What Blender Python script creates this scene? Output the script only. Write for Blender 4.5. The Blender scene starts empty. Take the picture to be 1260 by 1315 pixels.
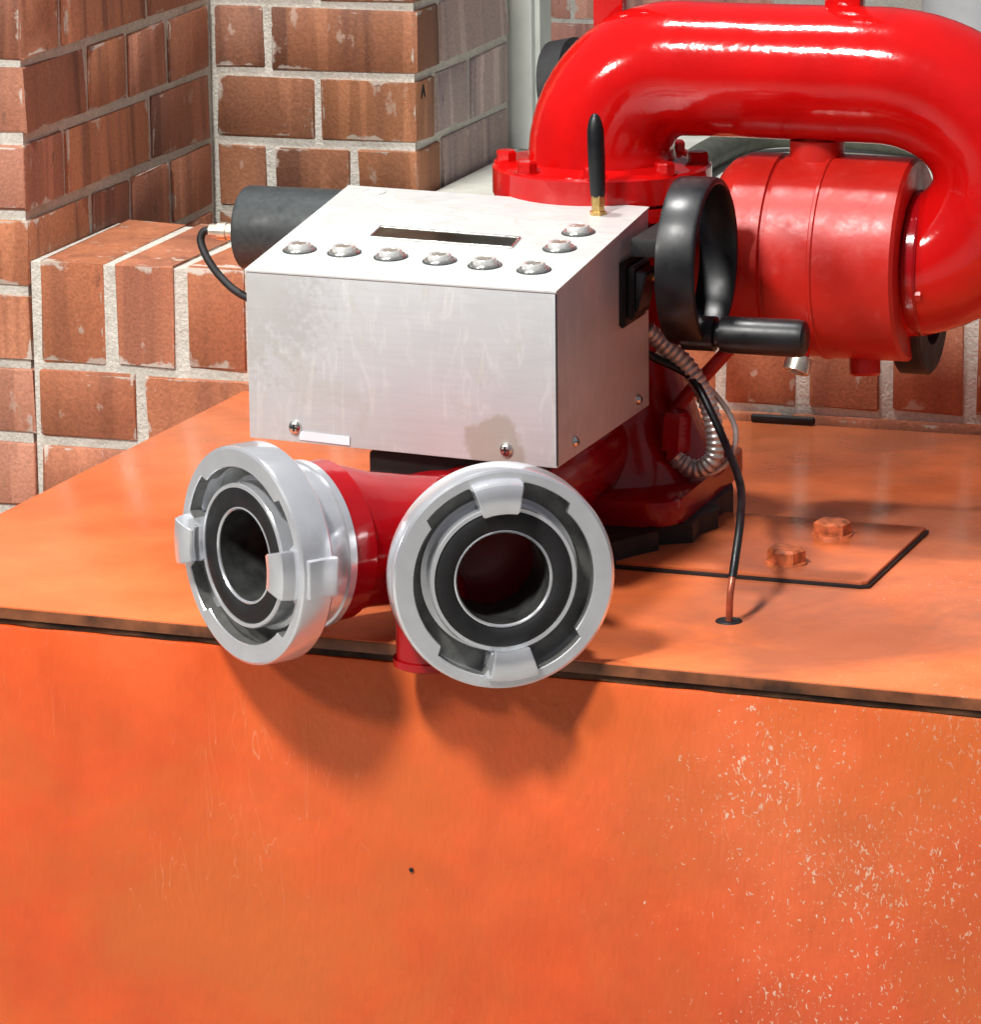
import bpy, bmesh, math, random
from mathutils import Vector, Matrix, noise
random.seed(7)
scene = bpy.context.scene
COL = scene.collection
R_ = math.radians

# ------------------------------------------------------------------ camera
cam_d = bpy.data.cameras.new('camera')
cam = bpy.data.objects.new('camera', cam_d); COL.objects.link(cam)
cam.matrix_world = Matrix(((0.9481413, -0.0642372, 0.3112903, 1.500397),
                           (0.3176435, 0.2267238, -0.9207057, -3.765657),
                           (-0.0114334, 0.9718384, 0.2353707, 0.865910),
                           (0, 0, 0, 1)))
cam_d.sensor_fit = 'HORIZONTAL'; cam_d.sensor_width = 36.0
cam_d.lens = 36.0 * 6000 / 1260
cam_d.clip_start = 0.1; cam_d.clip_end = 200
scene.camera = cam

# ------------------------------------------------------------------ world + lamps + exposure
world = bpy.data.worlds.new('World'); scene.world = world
world.use_nodes = True
wn = world.node_tree; wn.nodes.clear()
w_out = wn.nodes.new('ShaderNodeOutputWorld'); w_bg = wn.nodes.new('ShaderNodeBackground')
w_tc = wn.nodes.new('ShaderNodeTexCoord'); w_sep = wn.nodes.new('ShaderNodeSeparateXYZ')
w_map = wn.nodes.new('ShaderNodeMapRange'); w_ramp = wn.nodes.new('ShaderNodeValToRGB')
wn.links.new(w_tc.outputs['Generated'], w_sep.inputs[0])
w_map.inputs[1].default_value = -1; w_map.inputs[2].default_value = 1
wn.links.new(w_sep.outputs['Z'], w_map.inputs[0]); wn.links.new(w_map.outputs[0], w_ramp.inputs[0])
e = w_ramp.color_ramp.elements
e[0].position = 0.30; e[0].color = (0.16, 0.14, 0.14, 1)
e[1].position = 0.75; e[1].color = (0.90, 0.90, 1.0, 1)
m_ = w_ramp.color_ramp.elements.new(0.5); m_.color = (0.34, 0.32, 0.36, 1)
wn.links.new(w_ramp.outputs[0], w_bg.inputs[0]); w_bg.inputs[1].default_value = 0.235
wn.links.new(w_bg.outputs[0], w_out.inputs[0])

def lamp(name, target, direction, dist, power, radius, color):
    d = bpy.data.lights.new(name, 'POINT'); d.energy = power; d.shadow_soft_size = radius; d.color = color
    o = bpy.data.objects.new(name, d); COL.objects.link(o)
    o.location = Vector(target) + Vector(direction).normalized() * dist
    return o
lamp('unseen_lamp', (0.45, -0.6, 0.0), (-0.16, -0.60, 0.78), 3.6, 540, 0.22, (1.0, 0.985, 0.95))
lamp('unseen_lamp', (0.45, -0.6, 0.0), (-0.20, 0.06, 1.0), 3.2, 300, 0.14, (1.0, 0.985, 0.96))
lamp('unseen_lamp', (0.45, -0.6, 0.0), (-0.62, -0.75, 0.58), 3.8, 200, 0.20, (1.0, 0.95, 0.87))  # fill lamp added out of view at front left to lift the shadows
scene.view_settings.view_transform = 'Standard'
scene.view_settings.look = 'None'
scene.view_settings.exposure = 0.0
scene.view_settings.gamma = 1.0
scene.render.engine = 'CYCLES'

# ------------------------------------------------------------------ material helpers
def new_mat(name):
    m = bpy.data.materials.new(name); m.use_nodes = True
    nt = m.node_tree
    b = nt.nodes['Principled BSDF']
    return m, nt, b
def N(nt, kind, **kw):
    n = nt.nodes.new(kind)
    for k, v in kw.items(): setattr(n, k, v)
    return n
def L(nt, a, b): nt.links.new(a, b)
def tex(nt, scale, detail=4, rough=0.55, dist=0.0, vscale=None, coord='Object'):
    tc = N(nt, 'ShaderNodeTexCoord'); n = N(nt, 'ShaderNodeTexNoise')
    n.inputs['Scale'].default_value = scale; n.inputs['Detail'].default_value = detail
    n.inputs['Roughness'].default_value = rough; n.inputs['Distortion'].default_value = dist
    if vscale:
        mp = N(nt, 'ShaderNodeMapping'); mp.inputs['Scale'].default_value = vscale
        L(nt, tc.outputs[coord], mp.inputs[0]); L(nt, mp.outputs[0], n.inputs['Vector'])
    else:
        L(nt, tc.outputs[coord], n.inputs['Vector'])
    return n
def ramp(nt, src, stops):
    r = N(nt, 'ShaderNodeValToRGB'); L(nt, src, r.inputs[0])
    el = r.color_ramp.elements
    el[0].position, el[0].color = stops[0][0], (*stops[0][1], 1)
    el[1].position, el[1].color = stops[-1][0], (*stops[-1][1], 1)
    for p, c in stops[1:-1]:
        x = el.new(p); x.color = (*c, 1)
    return r
def g(v): return (v, v, v)
def mix(nt, fac, a, b, blend='MIX'):
    m = N(nt, 'ShaderNodeMix', data_type='RGBA', blend_type=blend)
    for sock, val in ((0, fac), (6, a), (7, b)):
        if isinstance(val, (int, float)): m.inputs[sock].default_value = val
        elif isinstance(val, tuple): m.inputs[sock].default_value = (*val, 1)
        else: L(nt, val, m.inputs[sock])
    return m.outputs[2]
def bump(nt, b, height, strength, dist):
    n = N(nt, 'ShaderNodeBump'); n.inputs['Strength'].default_value = strength; n.inputs['Distance'].default_value = dist
    L(nt, height, n.inputs['Height']); L(nt, n.outputs[0], b.inputs['Normal']); return n
def mathn(nt, op, a, b=None, clamp=False):
    n = N(nt, 'ShaderNodeMath', operation=op, use_clamp=clamp)
    for i, v in enumerate((a, b)):
        if v is None: continue
        if isinstance(v, (int, float)): n.inputs[i].default_value = v
        else: L(nt, v, n.inputs[i])
    return n.outputs[0]

def plain(name, col, rough=0.5, metal=0.0, coat=0.0, nscale=60, var=0.15, bstr=0.15, bdist=0.0006, rvar=0.12):
    m, nt, b = new_mat(name)
    n = tex(nt, nscale, 5)
    lo = tuple(c * (1 - var) for c in col); hi = tuple(min(1, c * (1 + var)) for c in col)
    r = ramp(nt, n.outputs[0], [(0.3, lo), (0.7, hi)])
    L(nt, r.outputs[0], b.inputs['Base Color'])
    n2 = tex(nt, nscale * 0.35, 4)
    rr = ramp(nt, n2.outputs[0], [(0.3, g(max(0.02, rough - rvar))), (0.7, g(min(1, rough + rvar)))])
    L(nt, rr.outputs[0], b.inputs['Roughness'])
    b.inputs['Metallic'].default_value = metal
    b.inputs['Coat Weight'].default_value = coat; b.inputs['Coat Roughness'].default_value = 0.05
    bump(nt, b, n.outputs[0], bstr, bdist)
    return m

def brick_mat(name, cols, eff=0.5, stripe=0.6):
    m, nt, b = new_mat(name)
    oi = N(nt, 'ShaderNodeObjectInfo')
    base = ramp(nt, oi.outputs['Random'], [(i / (len(cols) - 1), c) for i, c in enumerate(cols)])
    # coordinates offset per brick
    tc = N(nt, 'ShaderNodeTexCoord'); add = N(nt, 'ShaderNodeVectorMath', operation='ADD')
    sc = N(nt, 'ShaderNodeVectorMath', operation='SCALE'); L(nt, oi.outputs['Location'], sc.inputs[0]); sc.inputs['Scale'].default_value = 7.3
    L(nt, tc.outputs['Object'], add.inputs[0]); L(nt, sc.outputs[0], add.inputs[1])
    def nz(scale, detail, v=(1, 1, 1)):
        mp = N(nt, 'ShaderNodeMapping'); mp.inputs['Scale'].default_value = v
        L(nt, add.outputs[0], mp.inputs[0])
        n = N(nt, 'ShaderNodeTexNoise'); n.inputs['Scale'].default_value = scale; n.inputs['Detail'].default_value = detail
        n.inputs['Roughness'].default_value = 0.6
        L(nt, mp.outputs[0], n.inputs['Vector']); return n.outputs[0]
    stripes = nz(26, 2, (1, 1, 0.05))
    s = ramp(nt, stripes, [(0.38, (0.42, 0.40, 0.46)), (0.42, (0.80, 0.78, 0.80)), (0.50, (1.0, 0.97, 0.93)), (0.60, (1.05, 1.0, 0.95)), (0.63, (1.45, 1.45, 1.40))])
    c1 = mix(nt, stripe, base.outputs[0], s.outputs[0], 'MULTIPLY')
    fine = nz(330, 6)
    f = ramp(nt, fine, [(0.3, (0.72, 0.70, 0.69)), (0.7, (1.22, 1.2, 1.18))])
    c2 = mix(nt, 0.8, c1, f.outputs[0], 'MULTIPLY')
    chips = nz(42, 5, (1, 1, 0.6))
    ch = ramp(nt, chips, [(0.645, g(0)), (0.69, g(1))])
    chf = mathn(nt, 'MULTIPLY', ch.outputs[0], eff)
    c3 = mix(nt, chf, c2, (0.55, 0.44, 0.36))
    dark = nz(60, 4, (1, 1, 0.4))
    dk = ramp(nt, dark, [(0.66, g(0)), (0.74, g(1))])
    c4 = mix(nt, mathn(nt, 'MULTIPLY', dk.outputs[0], 0.6), c3, (0.09, 0.05, 0.04))
    # mortar smeared over the brick edges
    sg = N(nt, 'ShaderNodeSeparateXYZ'); L(nt, tc.outputs['Generated'], sg.inputs[0])
    ge = N(nt, 'ShaderNodeNewGeometry'); vt = N(nt, 'ShaderNodeVectorTransform', vector_type='NORMAL', convert_from='WORLD', convert_to='OBJECT')
    L(nt, ge.outputs['True Normal'], vt.inputs[0]); sn_ = N(nt, 'ShaderNodeSeparateXYZ'); L(nt, vt.outputs[0], sn_.inputs[0])
    ds = []
    for ax, wgt in (('X', 1.7), ('Y', 1.7), ('Z', 1.0)):
        mm = mathn(nt, 'MINIMUM', sg.outputs[ax], mathn(nt, 'SUBTRACT', 1.0, sg.outputs[ax]))
        ds.append(mathn(nt, 'ADD', mathn(nt, 'MULTIPLY', mm, wgt), mathn(nt, 'ABSOLUTE', sn_.outputs[ax])))
    dmin = mathn(nt, 'MINIMUM', mathn(nt, 'MINIMUM', ds[0], ds[1]), ds[2])
    edge_n = nz(30, 6)
    sm = mathn(nt, 'SUBTRACT', mathn(nt, 'MULTIPLY', mathn(nt, 'SUBTRACT', edge_n, 0.44), 0.62), dmin)
    smr = ramp(nt, sm, [(0.0, g(0)), (0.035, g(0.78))])
    c4 = mix(nt, smr.outputs[0], c4, (0.60, 0.56, 0.49))
    L(nt, c4, b.inputs['Base Color'])
    b.inputs['Roughness'].default_value = 0.62
    b.inputs['Specular IOR Level'].default_value = 0.35
    hsum = mathn(nt, 'ADD', mathn(nt, 'MULTIPLY', fine, 0.6), mathn(nt, 'MULTIPLY', chips, 1.0))
    bump(nt, b, hsum, 0.6, 0.0018)
    return m

M = {}
M['brick'] = brick_mat('fired_brick', [(0.40, 0.145, 0.075), (0.49, 0.185, 0.092), (0.44, 0.165, 0.092), (0.52, 0.22, 0.125)], 0.8, 0.40)
M['brick_mid'] = brick_mat('pillar_brick', [(0.37, 0.160, 0.098), (0.46, 0.185, 0.095), (0.40, 0.185, 0.122), (0.43, 0.19, 0.125)], 0.5, 0.75)
M['brick_grey'] = brick_mat('skylit_brick', [(0.46, 0.35, 0.33), (0.56, 0.45, 0.43), (0.50, 0.40, 0.39)], 0.3, 0.7)  # grey sky light on the side face put into the brick colour
M['brick_brown'] = brick_mat('shaded_brick', [(0.27, 0.112, 0.062), (0.36, 0.158, 0.082), (0.31, 0.140, 0.085), (0.39, 0.185, 0.105)], 0.5, 0.75)  # darker copy of the brick, with the recess shade in its colour
M['brick_pink'] = brick_mat('pale_brick', [(0.50, 0.24, 0.19), (0.58, 0.30, 0.23), (0.54, 0.25, 0.2)], 0.3)

def mortar_mat():
    m, nt, b = new_mat('mortar')
    n = tex(nt, 45, 6, 0.65); n2 = tex(nt, 320, 4, 0.6)
    r = ramp(nt, n.outputs[0], [(0.24, (0.46, 0.44, 0.38)), (0.42, (0.62, 0.60, 0.53)), (0.72, (0.71, 0.69, 0.62))])
    r2 = ramp(nt, n2.outputs[0], [(0.3, g(0.78)), (0.7, g(1.1))])
    L(nt, mix(nt, 1.0, r.outputs[0], r2.outputs[0], 'MULTIPLY'), b.inputs['Base Color'])
    b.inputs['Roughness'].default_value = 0.9
    bump(nt, b, mathn(nt, 'ADD', n.outputs[0], mathn(nt, 'MULTIPLY', n2.outputs[0], 0.5)), 0.9, 0.003)
    return m
M['mortar'] = mortar_mat()

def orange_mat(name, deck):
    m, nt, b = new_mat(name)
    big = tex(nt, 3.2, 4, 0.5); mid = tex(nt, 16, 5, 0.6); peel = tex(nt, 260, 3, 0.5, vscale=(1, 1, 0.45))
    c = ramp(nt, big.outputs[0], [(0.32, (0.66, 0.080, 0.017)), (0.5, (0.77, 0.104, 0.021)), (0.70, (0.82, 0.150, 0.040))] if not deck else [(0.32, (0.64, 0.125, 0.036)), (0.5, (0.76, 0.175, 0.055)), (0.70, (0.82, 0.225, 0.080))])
    r = ramp(nt, mid.outputs[0], [(0.3, g(0.86)), (0.7, g(1.1))])
    col = mix(nt, 1.0, c.outputs[0], r.outputs[0], 'MULTIPLY')
    tc = N(nt, 'ShaderNodeTexCoord'); sep = N(nt, 'ShaderNodeSeparateXYZ'); L(nt, tc.outputs['Object'], sep.inputs[0])
    # wear mask growing toward the worn end (object X, metres)
    mr = N(nt, 'ShaderNodeMapRange'); L(nt, sep.outputs['X'], mr.inputs[0])
    mr.inputs[1].default_value = 0.34; mr.inputs[2].default_value = 0.88; mr.inputs[3].default_value = -0.03; mr.inputs[4].default_value = 0.25
    patch = tex(nt, 7.5, 3, 0.5)
    thr = mathn(nt, 'ADD', mr.outputs[0], mathn(nt, 'MULTIPLY', mathn(nt, 'SUBTRACT', patch.outputs[0], 0.5), 0.42))
    sp = tex(nt, 380 if not deck else 280, 3, 0.55, 0.7, vscale=(1, 1, 0.62))
    spk = mathn(nt, 'GREATER_THAN', mathn(nt, 'ADD', sp.outputs[0], mathn(nt, 'MULTIPLY', thr, 0.75 if not deck else 0.45)), 0.775)
    spf = mathn(nt, 'MULTIPLY', spk, 0.75 if not deck else 0.35)
    haze = ramp(nt, thr, [(0.04, g(0)), (0.36, g(0.30))])
    col = mix(nt, mathn(nt, 'MULTIPLY', haze.outputs[0], mid.outputs[0]), col, (0.62, 0.30, 0.20))
    col = mix(nt, spf, col, (0.85, 0.66, 0.50))
    if deck:
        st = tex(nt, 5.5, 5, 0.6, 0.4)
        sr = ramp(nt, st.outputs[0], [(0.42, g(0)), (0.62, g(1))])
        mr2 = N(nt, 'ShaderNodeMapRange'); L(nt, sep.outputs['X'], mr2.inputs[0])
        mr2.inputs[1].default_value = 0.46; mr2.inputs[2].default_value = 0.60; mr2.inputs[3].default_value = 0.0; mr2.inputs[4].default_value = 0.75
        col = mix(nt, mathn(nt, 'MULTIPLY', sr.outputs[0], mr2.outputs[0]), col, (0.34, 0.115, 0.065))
    if not deck:   # browned patches and hairline scratches in the old paint
        br = tex(nt, 4.6, 5, 0.6, 0.5); brr = ramp(nt, br.outputs[0], [(0.46, g(0)), (0.64, g(0.70))])
        col = mix(nt, brr.outputs[0], col, (0.62, 0.140, 0.028))
        hs = tex(nt, 9, 2, 0.5, 1.5, vscale=(5, 1, 0.5)); hd_ = mathn(nt, 'ABSOLUTE', mathn(nt, 'SUBTRACT', hs.outputs[0], 0.5))
        hl = ramp(nt, hd_, [(0.0, g(1)), (0.004, g(0))]); hg = ramp(nt, patch.outputs[0], [(0.50, g(0)), (0.60, g(0.4))])
        col = mix(nt, mathn(nt, 'MULTIPLY', hl.outputs[0], hg.outputs[0]), col, (0.86, 0.42, 0.24))
    L(nt, col, b.inputs['Base Color'])
    rg = ramp(nt, mid.outputs[0], [(0.3, g(0.13 if deck else 0.28)), (0.7, g(0.26 if deck else 0.42))])
    L(nt, mathn(nt, 'SUBTRACT', rg.outputs[0], mathn(nt, 'MULTIPLY', spk, 0.15)), b.inputs['Roughness'])
    hb = mathn(nt, 'ADD', mathn(nt, 'MULTIPLY', peel.outputs[0], 0.22 if deck else 0.5), mathn(nt, 'MULTIPLY', mid.outputs[0], 0.6 if deck else 1.6))
    hb = mathn(nt, 'ADD', hb, mathn(nt, 'MULTIPLY', spk, 0.25))
    bump(nt, b, hb, 0.35 if deck else 0.55, 0.0022)
    return m
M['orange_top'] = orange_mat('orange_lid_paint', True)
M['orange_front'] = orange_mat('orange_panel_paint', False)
M['edge'] = plain('grimy_edge', (0.13, 0.055, 0.025), 0.5, nscale=26, var=0.85, bstr=0.5, bdist=0.002)
M['lip'] = plain('worn_orange_lip', (0.18, 0.058, 0.022), 0.4, nscale=32, var=0.75, bstr=0.4, bdist=0.001)
def red_mat(name, col, coat, rough, worn=0.0):
    m, nt, b = new_mat(name)
    n = tex(nt, 22, 4); n2 = tex(nt, 240, 3); n3 = tex(nt, 60, 5, 0.65)
    r = ramp(nt, n.outputs[0], [(0.3, tuple(c * 0.86 for c in col)), (0.7, tuple(c * 1.08 for c in col))])
    c = r.outputs[0]
    if worn:
        w = ramp(nt, n3.outputs[0], [(0.60, g(0)), (0.72, g(1))])
        c = mix(nt, mathn(nt, 'MULTIPLY', w.outputs[0], worn), c, (0.55, 0.10, 0.07))
    L(nt, c, b.inputs['Base Color'])
    rr = ramp(nt, n3.outputs[0], [(0.3, g(rough * 0.75)), (0.7, g(rough * 1.35))])
    L(nt, rr.outputs[0], b.inputs['Roughness'])
    b.inputs['Coat Weight'].default_value = coat; b.inputs['Coat Roughness'].default_value = 0.06
    b.inputs['Specular IOR Level'].default_value = 0.5
    bump(nt, b, mathn(nt, 'ADD', n.outputs[0], mathn(nt, 'MULTIPLY', n2.outputs[0], 0.04)), 0.30, 0.0030)
    return m
M['red'] = red_mat('red_enamel', (0.52, 0.004, 0.004), 0.0, 0.10)
M['red_dull'] = red_mat('red_cast_paint', (0.50, 0.014, 0.008), 0.0, 0.40, 0.3)
M['red_deep'] = red_mat('deep_red_paint', (0.36, 0.004, 0.008), 0.0, 0.13)
M['black'] = plain('black_plastic', (0.0045, 0.005, 0.007), 0.40, nscale=120, var=0.3, bstr=0.1)
M['black_matte'] = plain('black_rubber', (0.009, 0.009, 0.010), 0.62, nscale=90, var=0.4, bstr=0.3, bdist=0.001)
M['charcoal'] = plain('charcoal_motor_paint', (0.035, 0.042, 0.044), 0.5, nscale=200, var=0.25, bstr=0.2)
M['cast_alu'] = plain('cast_aluminium', (0.86, 0.88, 0.92), 0.19, metal=0.72, nscale=45, var=0.07, bstr=0.06, bdist=0.0005, rvar=0.08)
M['cast_dark'] = plain('shaded_cast_aluminium', (0.20, 0.20, 0.19), 0.5, metal=0.5, nscale=90, var=0.3, bstr=0.3, bdist=0.0008)  # unmachined cast, darkened further to hold the channel's shade
M['bore'] = plain('shaded_bore', (0.05, 0.052, 0.05), 0.4, metal=0.3, nscale=70, var=0.5)  # grey metal darkened so the colour carries the shade inside
M['button'] = plain('satin_silver', (0.74, 0.74, 0.72), 0.28, metal=0.45, nscale=150, var=0.08)
M['ringmetal'] = plain('dull_nickel', (0.50, 0.50, 0.48), 0.25, metal=0.8, nscale=150, var=0.15)
M['lens'] = plain('smoky_lens', (0.22, 0.20, 0.17), 0.25, nscale=150, var=0.3)
M['steel'] = plain('bright_steel', (0.72, 0.71, 0.68), 0.25, metal=1.0, nscale=150, var=0.12)
M['conduit'] = plain('galvanised_conduit', (0.60, 0.60, 0.58), 0.38, metal=0.6, nscale=120, var=0.2)
M['brass'] = plain('brass', (0.62, 0.44, 0.17), 0.3, metal=1.0, nscale=150, var=0.2)
M['copper'] = plain('red_brown_wire', (0.40, 0.10, 0.05), 0.3, metal=0.3, nscale=120, var=0.3)
M['nickel'] = plain('pale_nickel', (0.80, 0.72, 0.60), 0.3, metal=0.9, nscale=150, var=0.12)
M['bolt_orange'] = plain('painted_bolt', (0.62, 0.16, 0.06), 0.4, nscale=160, var=0.5, bstr=0.4, bdist=0.001)
M['ledge'] = plain('pale_render', (0.56, 0.56, 0.50), 0.8, nscale=30, var=0.14, bstr=0.4, bdist=0.002)
M['frame'] = plain('pale_frame_paint', (0.62, 0.66, 0.62), 0.5, nscale=25, var=0.1)
M['ground'] = plain('concrete', (0.30, 0.29, 0.27), 0.85, nscale=14, var=0.25, bstr=0.4, bdist=0.004)
M['hose_green'] = plain('grey_green_hose', (0.075, 0.080, 0.062), 0.7, nscale=90, var=0.3, bstr=0.3, bdist=0.001)
M['white_paint'] = plain('white_paint', (0.78, 0.79, 0.80), 0.5, nscale=20, var=0.06)
M['screen'] = plain('dark_screen', (0.010, 0.012, 0.008), 0.14, nscale=40, var=0.6, bstr=0.02)
M['film'] = plain('white_tape', (0.82, 0.83, 0.88), 0.35, nscale=40, var=0.06)

def alu_sheet(name, top):
    m, nt, b = new_mat(name)
    brush = tex(nt, 30, 4, 0.6, vscale=(1.0, 1.0, 14.0) if not top else (1, 9, 1))
    blot = tex(nt, 24, 5, 0.62, 0.6)
    wr = tex(nt, 11, 3, 0.5, 2.6, vscale=(2.2, 1, 0.35) if not top else (0.5, 1.6, 1))
    fine = tex(nt, 170, 4, 0.6)
    hi = (0.60, 0.61, 0.625) if not top else (0.68, 0.69, 0.675)
    c = ramp(nt, brush.outputs[0], [(0.3, tuple(x * 0.93 for x in hi)), (0.7, hi)])
    # smears of dried film glue: thin closed lines of the wrinkle noise
    d = mathn(nt, 'ABSOLUTE', mathn(nt, 'SUBTRACT', wr.outputs[0], 0.5))
    line = ramp(nt, d, [(0.0, g(1)), (0.022, g(0.45)), (0.05, g(0))])
    gate = ramp(nt, blot.outputs[0], [(0.42, g(0)), (0.54, g(1))])
    lf = mathn(nt, 'MULTIPLY', mathn(nt, 'MULTIPLY', line.outputs[0], gate.outputs[0]), 0.30 if not top else 0.55)
    col = mix(nt, lf, c.outputs[0], (0.80, 0.80, 0.78) if not top else (0.48, 0.485, 0.45))
    bl = ramp(nt, blot.outputs[0], [(0.56, g(0)), (0.66, g(0.45 if not top else 0.2))])
    col = mix(nt, mathn(nt, 'MULTIPLY', bl.outputs[0], fine.outputs[0]), col, (0.42, 0.39, 0.32))
    if not top:   # the dried glue blot beside the lower screw, and worn streaks on the far end
        tc = N(nt, 'ShaderNodeTexCoord')
        vd = N(nt, 'ShaderNodeVectorMath', operation='DISTANCE'); L(nt, tc.outputs['Object'], vd.inputs[0]); vd.inputs[1].default_value = (0.455, -0.66, 0.119)
        w = mathn(nt, 'ADD', vd.outputs['Value'], mathn(nt, 'MULTIPLY', mathn(nt, 'SUBTRACT', blot.outputs[0], 0.5), 0.03))
        st = ramp(nt, w, [(0.0205, g(0.55)), (0.0225, g(0))])
        col = mix(nt, st.outputs[0], col, (0.36, 0.325, 0.235))
        vd2 = N(nt, 'ShaderNodeVectorMath', operation='DISTANCE'); L(nt, tc.outputs['Object'], vd2.inputs[0]); vd2.inputs[1].default_value = (0.270, -0.65, 0.215)
        w2 = mathn(nt, 'ADD', vd2.outputs['Value'], mathn(nt, 'MULTIPLY', mathn(nt, 'SUBTRACT', fine.outputs[0], 0.5), 0.16))
        st2 = ramp(nt, w2, [(0.03, g(0.30)), (0.062, g(0))])
        col = mix(nt, st2.outputs[0], col, (0.34, 0.305, 0.24))
    L(nt, col, b.inputs['Base Color'])
    rr = ramp(nt, blot.outputs[0], [(0.3, g(0.36)), (0.7, g(0.58))])
    L(nt, rr.outputs[0], b.inputs['Roughness'])
    b.inputs['Metallic'].default_value = 0.22
    bump(nt, b, mathn(nt, 'ADD', mathn(nt, 'MULTIPLY', lf, 0.8), mathn(nt, 'MULTIPLY', blot.outputs[0], 0.5)), 0.22, 0.0015)
    return m
M['alu_front'] = alu_sheet('aluminium_sheet', False)
M['alu_top'] = alu_sheet('aluminium_panel', True)

# ------------------------------------------------------------------ mesh helpers
def tag(o, label=None, cat=None, group=None, kind=None):
    if label: o['label'] = label
    if cat: o['category'] = cat
    if group: o['group'] = group
    if kind: o['kind'] = kind
    return o
def empty(name, loc, label, cat, group=None):
    o = bpy.data.objects.new(name, None); COL.objects.link(o); o.location = loc
    o.empty_display_size = 0.05
    bpy.context.view_layer.update()
    return tag(o, label, cat, group, 'thing')
def attach(o, parent):
    if parent is not None:
        o.parent = parent
        o.matrix_parent_inverse = Matrix.Translation(-root_loc(parent))
def root_loc(p):
    v = Vector((0, 0, 0))
    # world translation of p (nothing in the scene is rotated by its parent)
    m = p.matrix_basis.copy()
    if p.parent: m = Matrix.Translation(root_loc(p.parent)) @ p.matrix_parent_inverse @ m
    return m.to_translation()
def finish(name, bm, mat, parent=None, smooth=35, recalc=True):
    if recalc: bmesh.ops.recalc_face_normals(bm, faces=bm.faces[:])
    me = bpy.data.meshes.new(name); bm.to_mesh(me); bm.free()
    mats = mat if isinstance(mat, (list, tuple)) else [mat]
    for x in mats: me.materials.append(x)
    if smooth is not None:
        me.shade_smooth(); me.set_sharp_from_angle(angle=R_(smooth))
    o = bpy.data.objects.new(name, me); COL.objects.link(o)
    attach(o, parent)
    return o
def frame_of(axis, up=(0, 0, 1)):
    a = Vector(axis).normalized(); upv = Vector(up)
    if abs(a.dot(upv)) > 0.98: upv = Vector((0, 1, 0))
    u = upv.cross(a).normalized(); v = a.cross(u)
    return a, u, v
def lathe(bm, origin, axis, prof, seg=48, close=False, mi=0, up=(0, 0, 1)):
    """prof: list of (a, r) or (a, r(theta)); r == 0 makes a pole."""
    a, u, v = frame_of(axis, up); o = Vector(origin); rings = []
    for pa, pr in prof:
        if not callable(pr) and pr <= 1e-7:
            rings.append([bm.verts.new(o + a * pa)])
        else:
            ring = []
            for i in range(seg):
                t = 2 * math.pi * i / seg; r = pr(t) if callable(pr) else pr
                ring.append(bm.verts.new(o + a * pa + u * (r * math.cos(t)) + v * (r * math.sin(t))))
            rings.append(ring)
    n = len(rings)
    for k in range(n if close else n - 1):
        A, B = rings[k], rings[(k + 1) % n]
        for i in range(seg):
            j = (i + 1) % seg
            if len(A) == 1 and len(B) == 1: continue
            if len(A) == 1: f = bm.faces.new((A[0], B[i], B[j]))
            elif len(B) == 1: f = bm.faces.new((A[i], B[0], A[j]))
            else: f = bm.faces.new((A[i], B[i], B[j], A[j]))
            f.material_index = mi
    return bm
def catmull(pts, n=8):
    P = [Vector(p) for p in pts]; P = [P[0] * 2 - P[1]] + P + [P[-1] * 2 - P[-2]]
    out = []
    for i in range(1, len(P) - 2):
        for k in range(n):
            t = k / n; a, b, c, d = P[i - 1], P[i], P[i + 1], P[i + 2]
            out.append(0.5 * ((2 * b) + (c - a) * t + (2 * a - 5 * b + 4 * c - d) * t * t + (3 * b - a - 3 * c + d) * t ** 3))
    out.append(P[-2]); return out
def tube(bm, pts, radii, seg=16, cap=True):
    P = [Vector(p) for p in pts]
    if not isinstance(radii, (list, tuple)): radii = [radii] * len(P)
    T = [(P[min(i + 1, len(P) - 1)] - P[max(i - 1, 0)]).normalized() for i in range(len(P))]
    _, u, _ = frame_of(T[0]); rings = []
    for i, p in enumerate(P):
        u = (u - T[i] * u.dot(T[i])).normalized(); v = T[i].cross(u)
        rings.append([bm.verts.new(p + (u * math.cos(2 * math.pi * k / seg) + v * math.sin(2 * math.pi * k / seg)) * radii[i]) for k in range(seg)])
    for A, B in zip(rings, rings[1:]):
        for i in range(seg):
            j = (i + 1) % seg; bm.faces.new((A[i], B[i], B[j], A[j]))
    if cap: bm.faces.new(rings[0]); bm.faces.new(list(reversed(rings[-1])))
    return bm
def box(bm, lo, hi, bev=0.0, seg=2):
    b2 = bmesh.new()
    vs = [b2.verts.new((x, y, z)) for z in (lo[2], hi[2]) for y in (lo[1], hi[1]) for x in (lo[0], hi[0])]
    for q in ((0, 2, 3, 1), (4, 5, 7, 6), (0, 1, 5, 4), (2, 6, 7, 3), (0, 4, 6, 2), (1, 3, 7, 5)): b2.faces.new([vs[i] for i in q])
    if bev: bmesh.ops.bevel(b2, geom=b2.edges[:], offset=bev, segments=seg, profile=0.6, affect='EDGES')
    merge(bm, b2); return bm
def merge(bm, b2, mat=None):
    if mat is not None: b2.transform(mat)
    me = bpy.data.meshes.new('tmp'); b2.to_mesh(me); b2.free(); bm.from_mesh(me); bpy.data.meshes.remove(me)
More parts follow.
